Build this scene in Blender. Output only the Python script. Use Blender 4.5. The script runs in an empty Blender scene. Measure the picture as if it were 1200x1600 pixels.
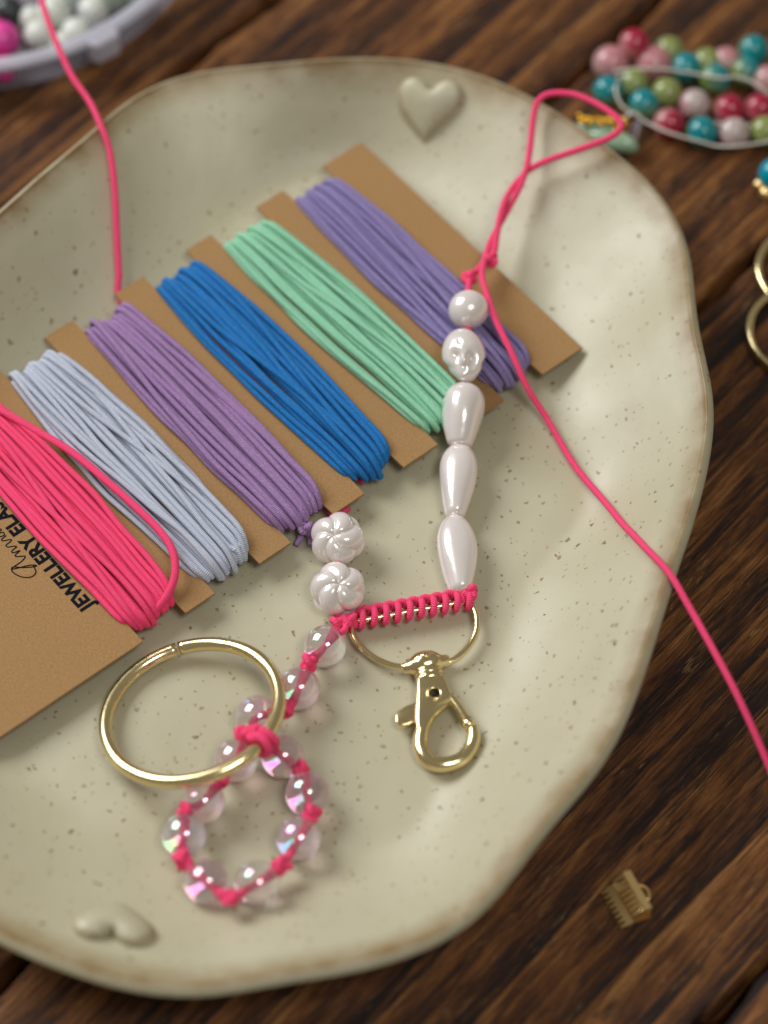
import bpy, bmesh, math, random
import numpy as np
from mathutils import Vector, Matrix
random.seed(7); rng = np.random.default_rng(7)
sc = bpy.context.scene
COL = sc.collection
S = 0.01                                   # everything below is written in centimetres

# ---------------------------------------------------------------- camera
ELEV = math.radians(55.5); FPX = 4800.0; DIST = 60.0; Z0 = 1.0
CAM = np.array([0, -DIST*math.cos(ELEV), Z0 + DIST*math.sin(ELEV)])
FW = np.array([0, math.cos(ELEV), -math.sin(ELEV)]); UPV = np.array([0, math.sin(ELEV), math.cos(ELEV)])
cd = bpy.data.cameras.new('camera'); cam = bpy.data.objects.new('camera', cd); COL.objects.link(cam)
cam.location = CAM*S; cam.rotation_euler = (math.pi/2-ELEV, 0, 0)
cd.sensor_fit = 'VERTICAL'; cd.sensor_height = 36; cd.sensor_width = 24; cd.lens = FPX/1600*36
cd.clip_start = 0.01; cd.clip_end = 50
cd.dof.use_dof = True; cd.dof.focus_distance = 0.592; cd.dof.aperture_fstop = 7.2
sc.camera = cam
# ---------------------------------------------------------------- light
w = bpy.data.worlds.new('World'); sc.world = w; w.use_nodes = True
w.node_tree.nodes['Background'].inputs[0].default_value = (1.0, 0.93, 0.78, 1)
w.node_tree.nodes['Background'].inputs[1].default_value = 0.23
def area(name, az, el, dist, sx, sy, power, color):
    l = bpy.data.lights.new(name, 'AREA'); l.shape = 'RECTANGLE'; l.size = sx; l.size_y = sy; l.energy = power; l.color = color
    o = bpy.data.objects.new(name, l); COL.objects.link(o)
    d = Vector((math.cos(az)*math.cos(el), math.sin(az)*math.cos(el), math.sin(el)))
    o.location = d*dist; o.rotation_euler = d.to_track_quat('Z', 'Y').to_euler()
    return o
R = math.radians
area('window_light', R(146), R(40), 1.15, 0.66, 0.60, 12.9, (0.97, 0.985, 1.0))
area('second_window_light', R(-55), R(64), 1.3, 0.40, 0.28, 5.0, (1.0, 0.98, 0.96))
vs = sc.view_settings; vs.view_transform = 'Standard'; vs.look = 'None'; vs.exposure = 0; vs.gamma = 1
sc.cycles.use_denoising = True
sc.cycles.max_bounces = 14; sc.cycles.transmission_bounces = 12; sc.cycles.sample_clamp_indirect = 6

# ---------------------------------------------------------------- helpers
def P(px, py, z):
    """point seen at photo pixel (px, py) lying at height z"""
    d = FW*FPX + np.array([1, 0, 0])*(px-600) + UPV*(800-py)
    return CAM + d*((z-CAM[2])/d[2])
WL = {}
def tag(o, label=None, cat=None, group=None, kind=None):
    if label: o['label'] = label
    if cat: o['category'] = cat
    if group: o['group'] = group
    if kind: o['kind'] = kind
    return o
def empty(name, loc, label, cat, group=None):
    o = bpy.data.objects.new(name, None); COL.objects.link(o); o.location = Vector(loc)*S
    o.empty_display_size = 0.005; WL[o] = np.array(loc, float)
    return tag(o, label, cat, group)
class MB:
    def __init__(s): s.v = []; s.f = []; s.uv = []; s.n = 0
    def add(s, v, f, uv=None):
        v = np.asarray(v, float); s.v.append(v)
        s.f += [tuple(i+s.n for i in q) for q in f]
        s.uv.append(np.zeros((len(v), 2)) if uv is None else np.asarray(uv, float)); s.n += len(v); return s
    def build(s, name, m, parent=None, loc=None, smooth=True, attr=None, bevel=None):
        V = np.concatenate(s.v); UV = np.concatenate(s.uv)
        L = WL[parent] if parent is not None else np.array(loc if loc is not None else V.mean(0))
        me = bpy.data.meshes.new(name)
        me.from_pydata(((V-L)*S).tolist(), [], s.f); me.validate()
        ul = me.uv_layers.new(name='UVMap'); li = np.empty(len(me.loops), dtype=np.int32); me.loops.foreach_get('vertex_index', li)
        ul.data.foreach_set('uv', UV[li].ravel())
        if attr is not None:
            a = me.attributes.new('rim', 'FLOAT', 'POINT'); a.data.foreach_set('value', np.asarray(attr, dtype=np.float32))
        bm = bmesh.new(); bm.from_mesh(me)
        bmesh.ops.recalc_face_normals(bm, faces=bm.faces)
        if bevel:
            es = [e for e in bm.edges if len(e.link_faces) == 2 and e.calc_face_angle(0) > 0.6]
            bmesh.ops.bevel(bm, geom=es, offset=bevel*S, segments=3, profile=0.5, affect='EDGES')
        bm.to_mesh(me); bm.free()
        if smooth:
            me.polygons.foreach_set('use_smooth', [True]*len(me.polygons))
        me.materials.append(m)
        o = bpy.data.objects.new(name, me); COL.objects.link(o)
        if parent is not None: o.parent = parent; WL[o] = WL[parent]
        else: o.location = Vector(L)*S; WL[o] = L
        return o
def cat(pts, k=8, closed=False):
    p = [np.asarray(q, float) for q in pts]; n = len(p); out = []
    for i in range(n if closed else n-1):
        if closed: a, b, c, d = p[i-1], p[i], p[(i+1) % n], p[(i+2) % n]
        else: a = p[i-1] if i else 2*p[0]-p[1]; b = p[i]; c = p[i+1]; d = p[i+2] if i+2 < n else 2*p[-1]-p[-2]
        for j in range(k):
            t = j/k
            out.append(0.5*((2*b)+(c-a)*t+(2*a-5*b+4*c-d)*t*t+(3*b-a-3*c+d)*t**3))
    if not closed: out.append(p[-1])
    return np.array(out)
def tube(pts, r, n=8, closed=False, sq=1.0):
    pts = np.asarray(pts, float); m = len(pts); rr = np.full(m, r) if np.isscalar(r) else np.asarray(r)
    tg = np.zeros_like(pts)
    if closed: tg = np.roll(pts, -1, 0)-np.roll(pts, 1, 0)
    else: tg[1:-1] = pts[2:]-pts[:-2]; tg[0] = pts[1]-pts[0]; tg[-1] = pts[-1]-pts[-2]
    tg /= np.linalg.norm(tg, axis=1)[:, None]+1e-12
    up = np.array([0, 0, 1.0]) if abs(tg[0][2]) < .9 else np.array([1.0, 0, 0])
    a = np.cross(tg[0], up); a /= np.linalg.norm(a); fr = []
    for i in range(m):
        a = a-tg[i]*np.dot(a, tg[i]); a /= np.linalg.norm(a); fr.append((a, np.cross(tg[i], a)))
    tw = 0
    if closed:
        a2 = fr[-1][0]-tg[0]*np.dot(fr[-1][0], tg[0]); a2 /= np.linalg.norm(a2)
        tw = math.atan2(np.dot(np.cross(a2, fr[0][0]), tg[0]), np.dot(a2, fr[0][0]))
    ln = np.concatenate([[0], np.cumsum(np.linalg.norm(np.diff(pts, axis=0), axis=1))])
    V = []; F = []; UV = []
    for i in range(m):
        e1, e2 = fr[i]; off = tw*i/m
        for j in range(n):
            t = 2*math.pi*j/n+off
            V.append(pts[i]+rr[i]*(math.cos(t)*e1+sq*math.sin(t)*e2)); UV.append((abs(2*j/n-1), ln[i]))
    for i in range(m if closed else m-1):
        for j in range(n):
            b = ((i+1) % m)*n
            F.append((i*n+j, i*n+(j+1) % n, b+(j+1) % n, b+j))
    if not closed:
        F.append(tuple(range(n-1, -1, -1))); F.append(tuple((m-1)*n+j for j in range(n)))
    return V, F, UV
def lathe(prof, a, b, n=24, mod=None):
    """profile [(t, r)] along the axis a->b"""
    a = np.asarray(a, float); b = np.asarray(b, float); ax = b-a; l = np.linalg.norm(ax); ax /= l
    up = np.array([0, 0, 1.0]) if abs(ax[2]) < .9 else np.array([1.0, 0, 0])
    e1 = np.cross(ax, up); e1 /= np.linalg.norm(e1); e2 = np.cross(e1, ax); V = []; F = []
    for i, (t, r) in enumerate(prof):
        for j in range(n):
            th = 2*math.pi*j/n; q = r*(mod(t, th) if mod else 1)
            V.append(a+ax*l*t+q*(math.cos(th)*e1+math.sin(th)*e2))
    for i in range(len(prof)-1):
        for j in range(n): F.append((i*n+j, i*n+(j+1) % n, (i+1)*n+(j+1) % n, (i+1)*n+j))
    F.append(tuple(range(n-1, -1, -1))); F.append(tuple((len(prof)-1)*n+j for j in range(n)))
    return V, F
def ball(c, r, nu=24, nv=14, fn=None, rot=None):
    V = []; F = []
    for i in range(nv+1):
        ph = math.pi*i/nv
        for j in range(nu):
            th = 2*math.pi*j/nu
            d = np.array([math.sin(ph)*math.cos(th), math.sin(ph)*math.sin(th), math.cos(ph)])
            q = d*(fn(th, ph, d) if fn else 1)
            V.append(q*r)
    V = np.array(V)
    if rot is not None: V = V@np.array(rot).T
    V = V+np.asarray(c)
    for i in range(nv):
        for j in range(nu): F.append((i*nu+j, i*nu+(j+1) % nu, (i+1)*nu+(j+1) % nu, (i+1)*nu+j))
    return V, F
def box(x0, x1, y0, y1, z0, z1):
    V = [(x, y, z) for z in (z0, z1) for x, y in ((x0, y0), (x1, y0), (x1, y1), (x0, y1))]
    return V, [(3, 2, 1, 0), (4, 5, 6, 7), (0, 1, 5, 4), (1, 2, 6, 5), (2, 3, 7, 6), (3, 0, 4, 7)]
def prism(top, bottom):
    n = len(top); V = list(top)+list(bottom)
    return V, [tuple(range(n)), tuple(range(2*n-1, n-1, -1))]+[(i, i+n, (i+1) % n+n, (i+1) % n) for i in range(n)]
def knot(c, size, r, rot):
    """a small overhand knot (trefoil) in cord"""
    t = np.linspace(0, 2*math.pi, 40, endpoint=False)
    p = np.stack([np.sin(t)+2*np.sin(2*t), np.cos(t)-2*np.cos(2*t), -1.6*np.sin(3*t)], 1)/3*size
    m = np.array(Matrix.Rotation(rot[0], 3, 'X') @ Matrix.Rotation(rot[1], 3, 'Y') @ Matrix.Rotation(rot[2], 3, 'Z'))
    return tube(p@m.T+np.asarray(c), r, 8, True)

# ---------------------------------------------------------------- materials
class NT:
    def __init__(s, name):
        s.m = bpy.data.materials.new(name); s.m.use_nodes = True; s.t = s.m.node_tree; s.b = s.t.nodes['Principled BSDF']
    def n(s, typ, **kw):
        o = s.t.nodes.new(typ)
        for k, v in kw.items():
            if k.startswith('i_'):
                key = k[2:]; key = int(key) if key.isdigit() else key.replace('_', ' ')
                o.inputs[key].default_value = v
            else: setattr(o, k, v)
        return o
    def l(s, a, b): s.t.links.new(a, b)
    def ramp(s, fac, stops, interp='LINEAR'):
        o = s.n('ShaderNodeValToRGB'); o.color_ramp.interpolation = interp; e = o.color_ramp.elements
        while len(e) < len(stops): e.new(0.5)
        for q, (p, c) in zip(e, stops): q.position = p; q.color = (*c, 1) if len(c) == 3 else c
        s.l(fac, o.inputs[0]); return o.outputs[0]
    def mix(s, fac, a, b, blend='MIX'):
        o = s.n('ShaderNodeMix', data_type='RGBA', blend_type=blend)
        for sock, val in ((o.inputs[0], fac), (o.inputs[6], a), (o.inputs[7], b)):
            if hasattr(val, 'links'): s.l(val, sock)
            elif isinstance(val, (int, float)): sock.default_value = val
            else: sock.default_value = (*val, 1)
        return o.outputs[2]
    def math(s, op, a, b=0.0, clamp=False):
        o = s.n('ShaderNodeMath', operation=op, use_clamp=clamp)
        for sock, val in ((o.inputs[0], a), (o.inputs[1], b)):
            if hasattr(val, 'links'): s.l(val, sock)
            else: sock.default_value = val
        return o.outputs[0]
    def coord(s, scale=(100, 100, 100), rot=(0, 0, 0), out='Object'):
        c = s.n('ShaderNodeTexCoord'); mp = s.n('ShaderNodeMapping'); mp.inputs[3].default_value = scale; mp.inputs[2].default_value = rot
        s.l(c.outputs[out], mp.inputs[0]); return mp.outputs[0]
    def noise(s, vec, scale, detail=3, rough=.5, dist=0, out=0):
        o = s.n('ShaderNodeTexNoise'); o.inputs['Scale'].default_value = scale; o.inputs['Detail'].default_value = detail
        o.inputs['Roughness'].default_value = rough; o.inputs['Distortion'].default_value = dist; s.l(vec, o.inputs['Vector']); return o.outputs[out]
    def bump(s, h, strength, dist):
        o = s.n('ShaderNodeBump'); o.inputs['Strength'].default_value = strength; o.inputs['Distance'].default_value = dist*S
        s.l(h, o.inputs['Height']); s.l(o.outputs[0], s.b.inputs['Normal']); return o
    def set(s, **kw):
        for k, v in kw.items():
            i = s.b.inputs[k.replace('_', ' ')]
            if hasattr(v, 'links'): s.l(v, i)
            elif isinstance(v, tuple): i.default_value = (*v, 1)
            else: i.default_value = v
        return s
def elastic(name, col, fleck=0.12, dk=.62):
    t = NT(name); uv = t.coord((1, 1, 1), out='UV'); oc = t.coord()
    wv = t.n('ShaderNodeTexWave', wave_type='BANDS', bands_direction='Y', wave_profile='SIN')
    wv.inputs['Scale'].default_value = 9.0; wv.inputs['Distortion'].default_value = 0.6; wv.inputs['Detail'].default_value = 1; wv.inputs['Detail Scale'].default_value = 3
    t.l(uv, wv.inputs['Vector'])
    fz = t.noise(oc, 34, 3, .6)
    h = t.math('ADD', wv.outputs['Fac'], t.math('MULTIPLY', fz, .8))
    t.bump(h, .9, .014)
    dark = tuple(c*dk for c in col); lite = tuple(min(.95, c*(1-fleck)+fleck*.9) for c in col)
    c1 = t.mix(t.ramp(wv.outputs['Fac'], [(0, (0, 0, 0)), (.6, (1, 1, 1))]), dark, col)
    c2 = t.mix(t.ramp(fz, [(.50, (0, 0, 0)), (.70, (1, 1, 1))]), c1, lite)
    t.set(Base_Color=c2, Roughness=.72, Sheen_Weight=.06, Sheen_Roughness=.4, Specular_IOR_Level=.22)
    return t.m
M = {}
M['pink'] = elastic('pink elastic', (1.0, .066, .20), .05, .95)
M['lilac'] = elastic('lilac elastic', (.30, .24, .52), .16)
M['mint'] = elastic('mint elastic', (.33, .74, .48), .16)
M['blue'] = elastic('blue elastic', (.005, .20, .58), .08)
M['purple'] = elastic('purple elastic', (.40, .225, .48), .16)
M['white'] = elastic('white elastic', (.60, .645, .77), .16)
# kraft card
t = NT('kraft card'); oc = t.coord()
f1 = t.noise(oc, 22, 5, .7); f2 = t.noise(oc, 2.0, 3)
c = t.ramp(f1, [(.3, (.25, .135, .050)), (.7, (.41, .245, .105))])
c = t.mix(t.ramp(f2, [(.35, (0, 0, 0)), (.7, (.5, .5, .5))]), c, (.33, .19, .085))
f3 = t.noise(oc, 55, 2, .6)
c = t.mix(t.ramp(f3, [(.60, (0, 0, 0)), (.72, (.75, .75, .75))]), c, (.17, .085, .03))
t.set(Base_Color=c, Roughness=.85, Specular_IOR_Level=.2); t.bump(t.math('ADD', f1, t.math('MULTIPLY', f2, 1.5)), .35, .02); M['kraft'] = t.m
t = NT('printed black ink'); t.set(Base_Color=(.008, .009, .014), Roughness=.95, Specular_IOR_Level=.05); M['ink'] = t.m
# glazed speckled stoneware
t = NT('speckled glaze'); oc = t.coord()
at = t.n('ShaderNodeAttribute', attribute_name='rim')
big = t.noise(oc, .35, 3); mid = t.noise(oc, 1.6, 4)
c = t.ramp(big, [(.3, (.415, .380, .250)), (.7, (.490, .458, .325))])
c = t.mix(t.math('MULTIPLY', mid, .22), c, (.39, .35, .225))
warp = t.n('ShaderNodeVectorMath', operation='ADD')
wn = t.n('ShaderNodeVectorMath', operation='SCALE'); t.l(t.noise(oc, 9, 2, out=1), wn.inputs[0]); wn.inputs['Scale'].default_value = .16
t.l(oc, warp.inputs[0]); t.l(wn.outputs[0], warp.inputs[1])
def specks(scale, keep, r0, r1, col, c):
    v = t.n('ShaderNodeTexVoronoi', feature='F1'); v.inputs['Scale'].default_value = scale; t.l(warp.outputs[0], v.inputs['Vector'])
    sep = t.n('ShaderNodeSeparateColor'); t.l(v.outputs['Color'], sep.inputs[0])
    on = t.math('GREATER_THAN', sep.outputs[0], keep)
    rad = t.math('ADD', t.math('MULTIPLY', sep.outputs[1], r1-r0), r0)
    a = t.n('ShaderNodeMapRange', interpolation_type='SMOOTHSTEP'); a.inputs['To Min'].default_value = 1; a.inputs['To Max'].default_value = 0
    t.l(v.outputs['Distance'], a.inputs[0]); t.l(t.math('MULTIPLY', rad, .60), a.inputs[1]); t.l(t.math('MULTIPLY', rad, 1.05), a.inputs[2])
    fac = t.math('MULTIPLY', t.math('MULTIPLY', a.outputs[0], on), t.math('ADD', t.math('MULTIPLY', sep.outputs[2], .7), .3))
    return t.mix(fac, c, col)
c = specks(6.5, .42, .10, .28, (.23, .11, .020), c)
c = specks(3.8, .36, .06, .22, (.15, .062, .006), c)
c = specks(1.8, .20, .035, .125, (.075, .030, .003), c)
rm = t.math('MULTIPLY', at.outputs['Fac'], t.math('ADD', t.math('MULTIPLY', mid, 1.5), .10), True)
c = t.mix(rm, c, (.20, .118, .030))
rough = t.math('ADD', t.math('MULTIPLY', mid, .14), .42)
t.set(Base_Color=c, Roughness=rough, Specular_IOR_Level=.80)
t.bump(t.math('ADD', t.noise(oc, 1.1, 2), t.math('MULTIPLY', t.noise(oc, 14, 2), .03)), .25, .08); M['glaze'] = t.m
# worn dark wood, grain along local x
def wood(seed):
    t = NT('worn dark wood'); tc = t.n('ShaderNodeTexCoord'); mp = t.n('ShaderNodeMapping'); mp.inputs[3].default_value = (100, 100, 100)
    mp.inputs[1].default_value = (seed*17.3, seed*5.1, seed*3.7); t.l(tc.outputs['Object'], mp.inputs[0]); oc = mp.outputs[0]
    def st(sx, sy):
        q = t.n('ShaderNodeMapping'); q.inputs[3].default_value = (sx, sy, sy); t.l(oc, q.inputs[0]); return q.outputs[0]
    wv = t.n('ShaderNodeTexWave', wave_type='BANDS', bands_direction='Y', wave_profile='SAW')
    wv.inputs['Scale'].default_value = .22; wv.inputs['Distortion'].default_value = 2.6; wv.inputs['Detail'].default_value = 3.5
    wv.inputs['Detail Scale'].default_value = 1.0; wv.inputs['Detail Roughness'].default_value = .55
    t.l(st(.16, 1), wv.inputs['Vector'])
    w2 = t.n('ShaderNodeTexWave', wave_type='BANDS', bands_direction='Y', wave_profile='SAW')
    w2.inputs['Scale'].default_value = .43; w2.inputs['Distortion'].default_value = 4.5; w2.inputs['Detail'].default_value = 5; w2.inputs['Detail Scale'].default_value = .8; w2.inputs['Detail Roughness'].default_value = .62
    t.l(st(.22, 1), w2.inputs['Vector'])
    fib = t.noise(st(.20, 6), 2.4, 6, .7); fine = t.noise(st(.7, 14), 2.8, 4, .65); blot = t.noise(st(.18, .8), .8, 6, .62, .5); blot2 = t.noise(st(.32, 1.5), 1.9, 6, .74, .3)
    v = t.math('ADD', t.math('MULTIPLY', wv.outputs['Fac'], .30), t.math('MULTIPLY', w2.outputs['Fac'], .24))
    v = t.math('ADD', v, t.math('ADD', t.math('MULTIPLY', t.math('SUBTRACT', fib, .5), .95), .20))
    v = t.math('ADD', v, t.math('MULTIPLY', t.math('SUBTRACT', blot, .5), .75))
    v = t.math('ADD', v, t.math('MULTIPLY', t.math('SUBTRACT', blot2, .5), .85))
    v = t.math('ADD', v, t.math('MULTIPLY', t.math('SUBTRACT', fine, .5), .75))
    c = t.ramp(v, [(.10, (.010, .0062, .0060)), (.28, (.026, .0115, .0075)), (.46, (.085, .029, .0085)), (.66, (.190, .073, .019)), (.92, (.35, .165, .054))])
    def lines(vec, sc, wd, det):
        q = t.math('ABSOLUTE', t.math('SUBTRACT', t.noise(vec, sc, det, .6, .15), .5))
        return t.ramp(q, [(0, (1, 1, 1)), (wd, (0, 0, 0))])
    crack = t.math('MULTIPLY', lines(st(.11, 2.0), 1.1, .016, 4), t.ramp(t.noise(st(.3, .9), 1.3, 3), [(.42, (0, 0, 0)), (.55, (1, 1, 1))]))
    pore = t.math('MULTIPLY', lines(st(.5, 7), 2.2, .03, 3), t.ramp(fib, [(.35, (1, 1, 1)), (.6, (0, 0, 0))]))
    scr_ = t.math('MULTIPLY', lines(st(.16, 2.6), 1.4, .010, 4), t.ramp(t.noise(st(.5, 1.2), 1.7, 3), [(.54, (0, 0, 0)), (.62, (1, 1, 1))]))
    c = t.mix(t.math('MULTIPLY', pore, .55), c, (.012, .007, .005))
    c = t.mix(t.math('MULTIPLY', scr_, .65), c, (.36, .20, .085))
    c = t.mix(t.math('MULTIPLY', crack, .9), c, (.006, .004, .004))
    chip = t.math('MULTIPLY', t.ramp(t.noise(st(.45, 2.2), 3.3, 5, .75), [(.66, (0, 0, 0)), (.71, (1, 1, 1))]), t.ramp(blot, [(.45, (0, 0, 0)), (.6, (1, 1, 1))]))
    c = t.mix(t.math('MULTIPLY', chip, .6), c, (.34, .25, .15))
    t.set(Base_Color=c, Roughness=t.ramp(blot2, [(.3, (.40, .40, .40)), (.7, (.62, .62, .62))]), Specular_IOR_Level=.27)
    h = t.math('ADD', t.math('ADD', t.math('MULTIPLY', wv.outputs['Fac'], .5), t.math('MULTIPLY', w2.outputs['Fac'], .45)), t.math('ADD', t.math('MULTIPLY', fib, .7), t.math('MULTIPLY', fine, .25)))
    t.bump(h, .9, .06); return t.m
# metals
t = NT('polished gold plate'); oc = t.coord(); nz = t.noise(oc, 8, 3)
t.set(Base_Color=(.83, .69, .38), Metallic=1.0, Roughness=t.math('ADD', t.math('MULTIPLY', nz, .14), .10)); t.bump(nz, .12, .01); M['gold'] = t.m
t = NT('brushed gold'); oc = t.coord(); nz = t.noise(oc, 14, 3)
t.set(Base_Color=(.95, .70, .33), Metallic=1.0, Roughness=.36); t.bump(nz, .15, .01); M['gold_soft'] = t.m
t = NT('painted hole shade'); t.set(Base_Color=(.03, .02, .01), Metallic=.8, Roughness=.6); M['dark'] = t.m
# pearl: pink-white body with a pearly coat
t = NT('pearl'); oc = t.coord(); lw = t.n('ShaderNodeLayerWeight'); lw.inputs[0].default_value = .35
c = t.ramp(lw.outputs['Facing'], [(0, (.71, .655, .615)), (.5, (.82, .73, .72)), (1, (.92, .68, .70))])
t.set(Base_Color=c, Roughness=.26, Metallic=.10, Specular_IOR_Level=.9, Coat_Weight=1.0, Coat_IOR=2.0, Coat_Roughness=.06, Subsurface_Weight=.0)
t.bump(t.noise(oc, 2.4, 2), .22, .06); M['pearl'] = t.m
# iridescent clear glass
def glassy(name, th, col):
    t = NT(name); nz = t.noise(t.coord(), 2.2, 2)
    t.set(Base_Color=col, Roughness=.0, Transmission_Weight=.94, IOR=1.5, Coat_Weight=.25, Coat_IOR=1.6, Coat_Roughness=.02, Thin_Film_IOR=2.3, Thin_Film_Thickness=t.math('ADD', t.math('MULTIPLY', nz, 620), th)); return t.m
M['ab'] = [glassy('iridescent glass', a, c) for a, c in ((180, (1, .88, .94)), (280, (1, .80, .90)), (100, (.96, .86, 1)))]
# frosted two-tone glass beads
def twotone(name, a, b):
    t = NT(name); oc = t.coord(); sp = t.n('ShaderNodeSeparateXYZ'); t.l(oc, sp.inputs[0])
    v = t.math('ADD', t.math('MULTIPLY', sp.outputs[2], 1.3), t.math('ADD', t.math('MULTIPLY', sp.outputs[0], .9), .5)); v = t.math('ADD', v, t.math('MULTIPLY', t.math('SUBTRACT', t.noise(oc, 2, 3), .5), .7))
    t.set(Base_Color=t.ramp(v, [(.15, a), (.75, b)]), Roughness=.12, Subsurface_Weight=.35, Subsurface_Radius=(.3, .2, .2), Subsurface_Scale=.004, Coat_Weight=.4)
    t.b.inputs['Subsurface Radius'].default_value = (.6, .5, .5); return t.m
def tt(name, a, b):
    t = NT(name); oc = t.coord(); sp = t.n('ShaderNodeSeparateXYZ'); t.l(oc, sp.inputs[0])
    v = t.math('ADD', t.math('MULTIPLY', sp.outputs[2], 1.5), t.math('ADD', t.math('MULTIPLY', sp.outputs[0], 1.0), .5)); v = t.math('ADD', v, t.math('MULTIPLY', t.math('SUBTRACT', t.noise(oc, 2, 3), .5), .7))
    t.set(Base_Color=t.ramp(v, [(.1, a), (.8, b)]), Roughness=.16, Coat_Weight=.5, Coat_Roughness=.05, Transmission_Weight=.40, IOR=1.4)
    return t.m
M['bb'] = {'teal': tt('teal and green glass', (.30, .38, .10), (.0, .33, .38)), 'red': tt('red and pink glass', (.75, .42, .40), (.50, .012, .06)),
           'pale': tt('pale pink glass', (.62, .42, .38), (.78, .33, .36)), 'green': tt('olive green glass', (.16, .30, .25), (.36, .42, .13)), 'white': tt('white and rose glass', (.62, .14, .20), (.70, .58, .55))}
t = NT('white thread'); t.set(Base_Color=(.66, .62, .55), Roughness=.6); t.bump(t.noise(t.coord(), 18, 3), .4, .02); M['thread'] = t.m
def plain(name, col, rough=.4, **kw):
    t = NT(name); nz = t.noise(t.coord(), 3, 3); t.set(Base_Color=t.mix(t.math('MULTIPLY', nz, .35), col, tuple(c*.7 for c in col)), Roughness=rough, **kw); return t.m
M['jade'] = plain('pale jade stone', (.30, .44, .29), .25, Coat_Weight=.4)
M['turq'] = plain('turquoise glass', (.0, .27, .36), .12)
M['plastic'] = plain('translucent lilac plastic', (.56, .55, .66), .22, Alpha=.24)
M['plastic_solid'] = plain('milky lilac plastic', (.66, .65, .74), .25, Alpha=.55)
M['bead_pink'] = plain('hot pink beads', (.72, .06, .34), .3); M['bead_white'] = plain('milky beads', (.62, .64, .58), .3); M['bead_grey'] = plain('grey green beads', (.30, .36, .30), .35)
M['bead_black'] = plain('dark bead', (.03, .04, .04), .3)

# ---------------------------------------------------------------- table (planks)
GA = R(49); gx = np.array([math.cos(GA), math.sin(GA), 0]); gy = np.array([-math.sin(GA), math.cos(GA), 0])
tb = bpy.data.objects.new('table_top', None); COL.objects.link(tb); WL[tb] = np.zeros(3)
tag(tb, 'dark worn wooden table top of wide planks under the plate', None, None, 'structure')
gaps = [-27, -17.5, -11.2, -1.1, 5.0, 11.6, 19.5, 29]
for i in range(len(gaps)-1):
    a, b = gaps[i]+.11, gaps[i+1]-.11
    nx, ny = 160, 26; mb = MB(); V = []; F = []
    xs = np.linspace(-34, 38, nx); ph = rng.uniform(0, 6, 8)
    def edge(x, k): return .06*math.sin(x*.9+ph[k])+.04*math.sin(x*2.3+ph[k+1])+.03*math.sin(x*5.1+ph[k+2])
    for x in xs:
        lo, hi = a+edge(x, 0), b+edge(x, 3); row = [(lo, -2.2), (lo, -.22), (lo+.05, -.09)]
        for j in range(ny+1):
            u = j/ny; y = lo+.14+(hi-lo-.28)*u
            ed = min(u, 1-u)*(hi-lo); row.append((y, -.03*math.exp(-ed*2.2)))
        row += [(hi-.05, -.09), (hi, -.22), (hi, -2.2)]
        V += [(x, y, z-(0.0 if i % 2 else .02)) for y, z in row]
    k = ny+7
    for p in range(nx-1):
        for q in range(k-1): F.append((p*k+q, (p+1)*k+q, (p+1)*k+q+1, p*k+q+1))
    mb.add(V, F); o = mb.build('plank', wood(i+1), tb)
    o.rotation_euler = (0, 0, GA)
o = MB().add(*box(-60, 60, -60, 60, -2.6, -2.25)).build('underside', plain('dark underside', (.01, .008, .007), .8), tb, smooth=False)

# ---------------------------------------------------------------- plate
rim_px = [(0,325),(60,270),(130,215),(165,180),(210,142),(265,115),(330,103),(400,99),(460,92),(530,86),(600,85),(680,92),(750,110),(800,130),(860,163),(900,188),(960,233),(1010,270),(1050,320),(1075,370),(1083,420),(1085,470),(1095,530),(1110,580),(1117,640),(1108,720),(1090,790),(1060,880),(1035,960),(1010,1040),(985,1110),(950,1180),(900,1245),(850,1300),(800,1370),(750,1430),(700,1465),(620,1498),(530,1520),(440,1532),(370,1548),(280,1556),(180,1541),(100,1515),(40,1490),(0,1473),(-110,1400),(-190,1310),(-220,1200),(-260,1080),(-290,950),(-275,820),(-225,700),(-190,590),(-150,480),(-80,390)]
ZF, ZR = 0.8, 2.5
PC = P(425, 830, ZF)[:2]
NTH = 300; TH = np.linspace(-math.pi, math.pi, NTH, endpoint=False)
def outline(zs):
    q = np.array([P(x, y, z)[:2]-PC for (x, y), z in zip(rim_px, zs)])
    th = np.arctan2(q[:, 1], q[:, 0]); r = np.hypot(q[:, 0], q[:, 1]); o = np.argsort(th); th = th[o]; r = r[o]
    rr = np.interp(TH, np.concatenate([th-2*math.pi, th, th+2*math.pi]), np.tile(r, 3))
    def sm(a, n):
        k = np.hanning(2*n+3)[1:-1]; k /= k.sum(); return np.convolve(np.concatenate([a[-n:], a, a[:n]]), k, 'valid')
    return sm(rr, 5), sm(rr, 45), np.arctan2(q[:, 1], q[:, 0])
r1, r2, thp = outline([ZR]*len(rim_px))
wave = np.clip(-(r1-r2)*.55, -.28, .28)
RIM, _, _ = outline([ZR+np.interp(a, TH, wave) for a in thp])
ZRIM = ZR+wave
SF = .665+.03*np.sin(TH*5+1.2)+.02*np.sin(TH*9+.4)+.015*np.sin(TH*3)
_cc = P(565, 222, 1.2)[:2]-PC; SF += .15*np.exp(-((TH-math.atan2(_cc[1], _cc[0]))/.36)**2)
def ease(q): return q*q*(2.05-1.05*q)
def h_plate(x, y):
    dx, dy = x-PC[0], y-PC[1]; a = math.atan2(dy, dx); r = math.hypot(dx, dy)
    f = lambda arr: np.interp(a, np.append(TH, math.pi), np.append(arr, arr[0]))
    ro = f(RIM); s = r/(ro-.17)
    if r > ro: return 0.0
    if s >= 1: return f(ZRIM)
    sf = f(SF)
    if s <= sf: return ZF
    return ZF+(f(ZRIM)-ZF)*ease((s-sf)/(1-sf))
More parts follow.
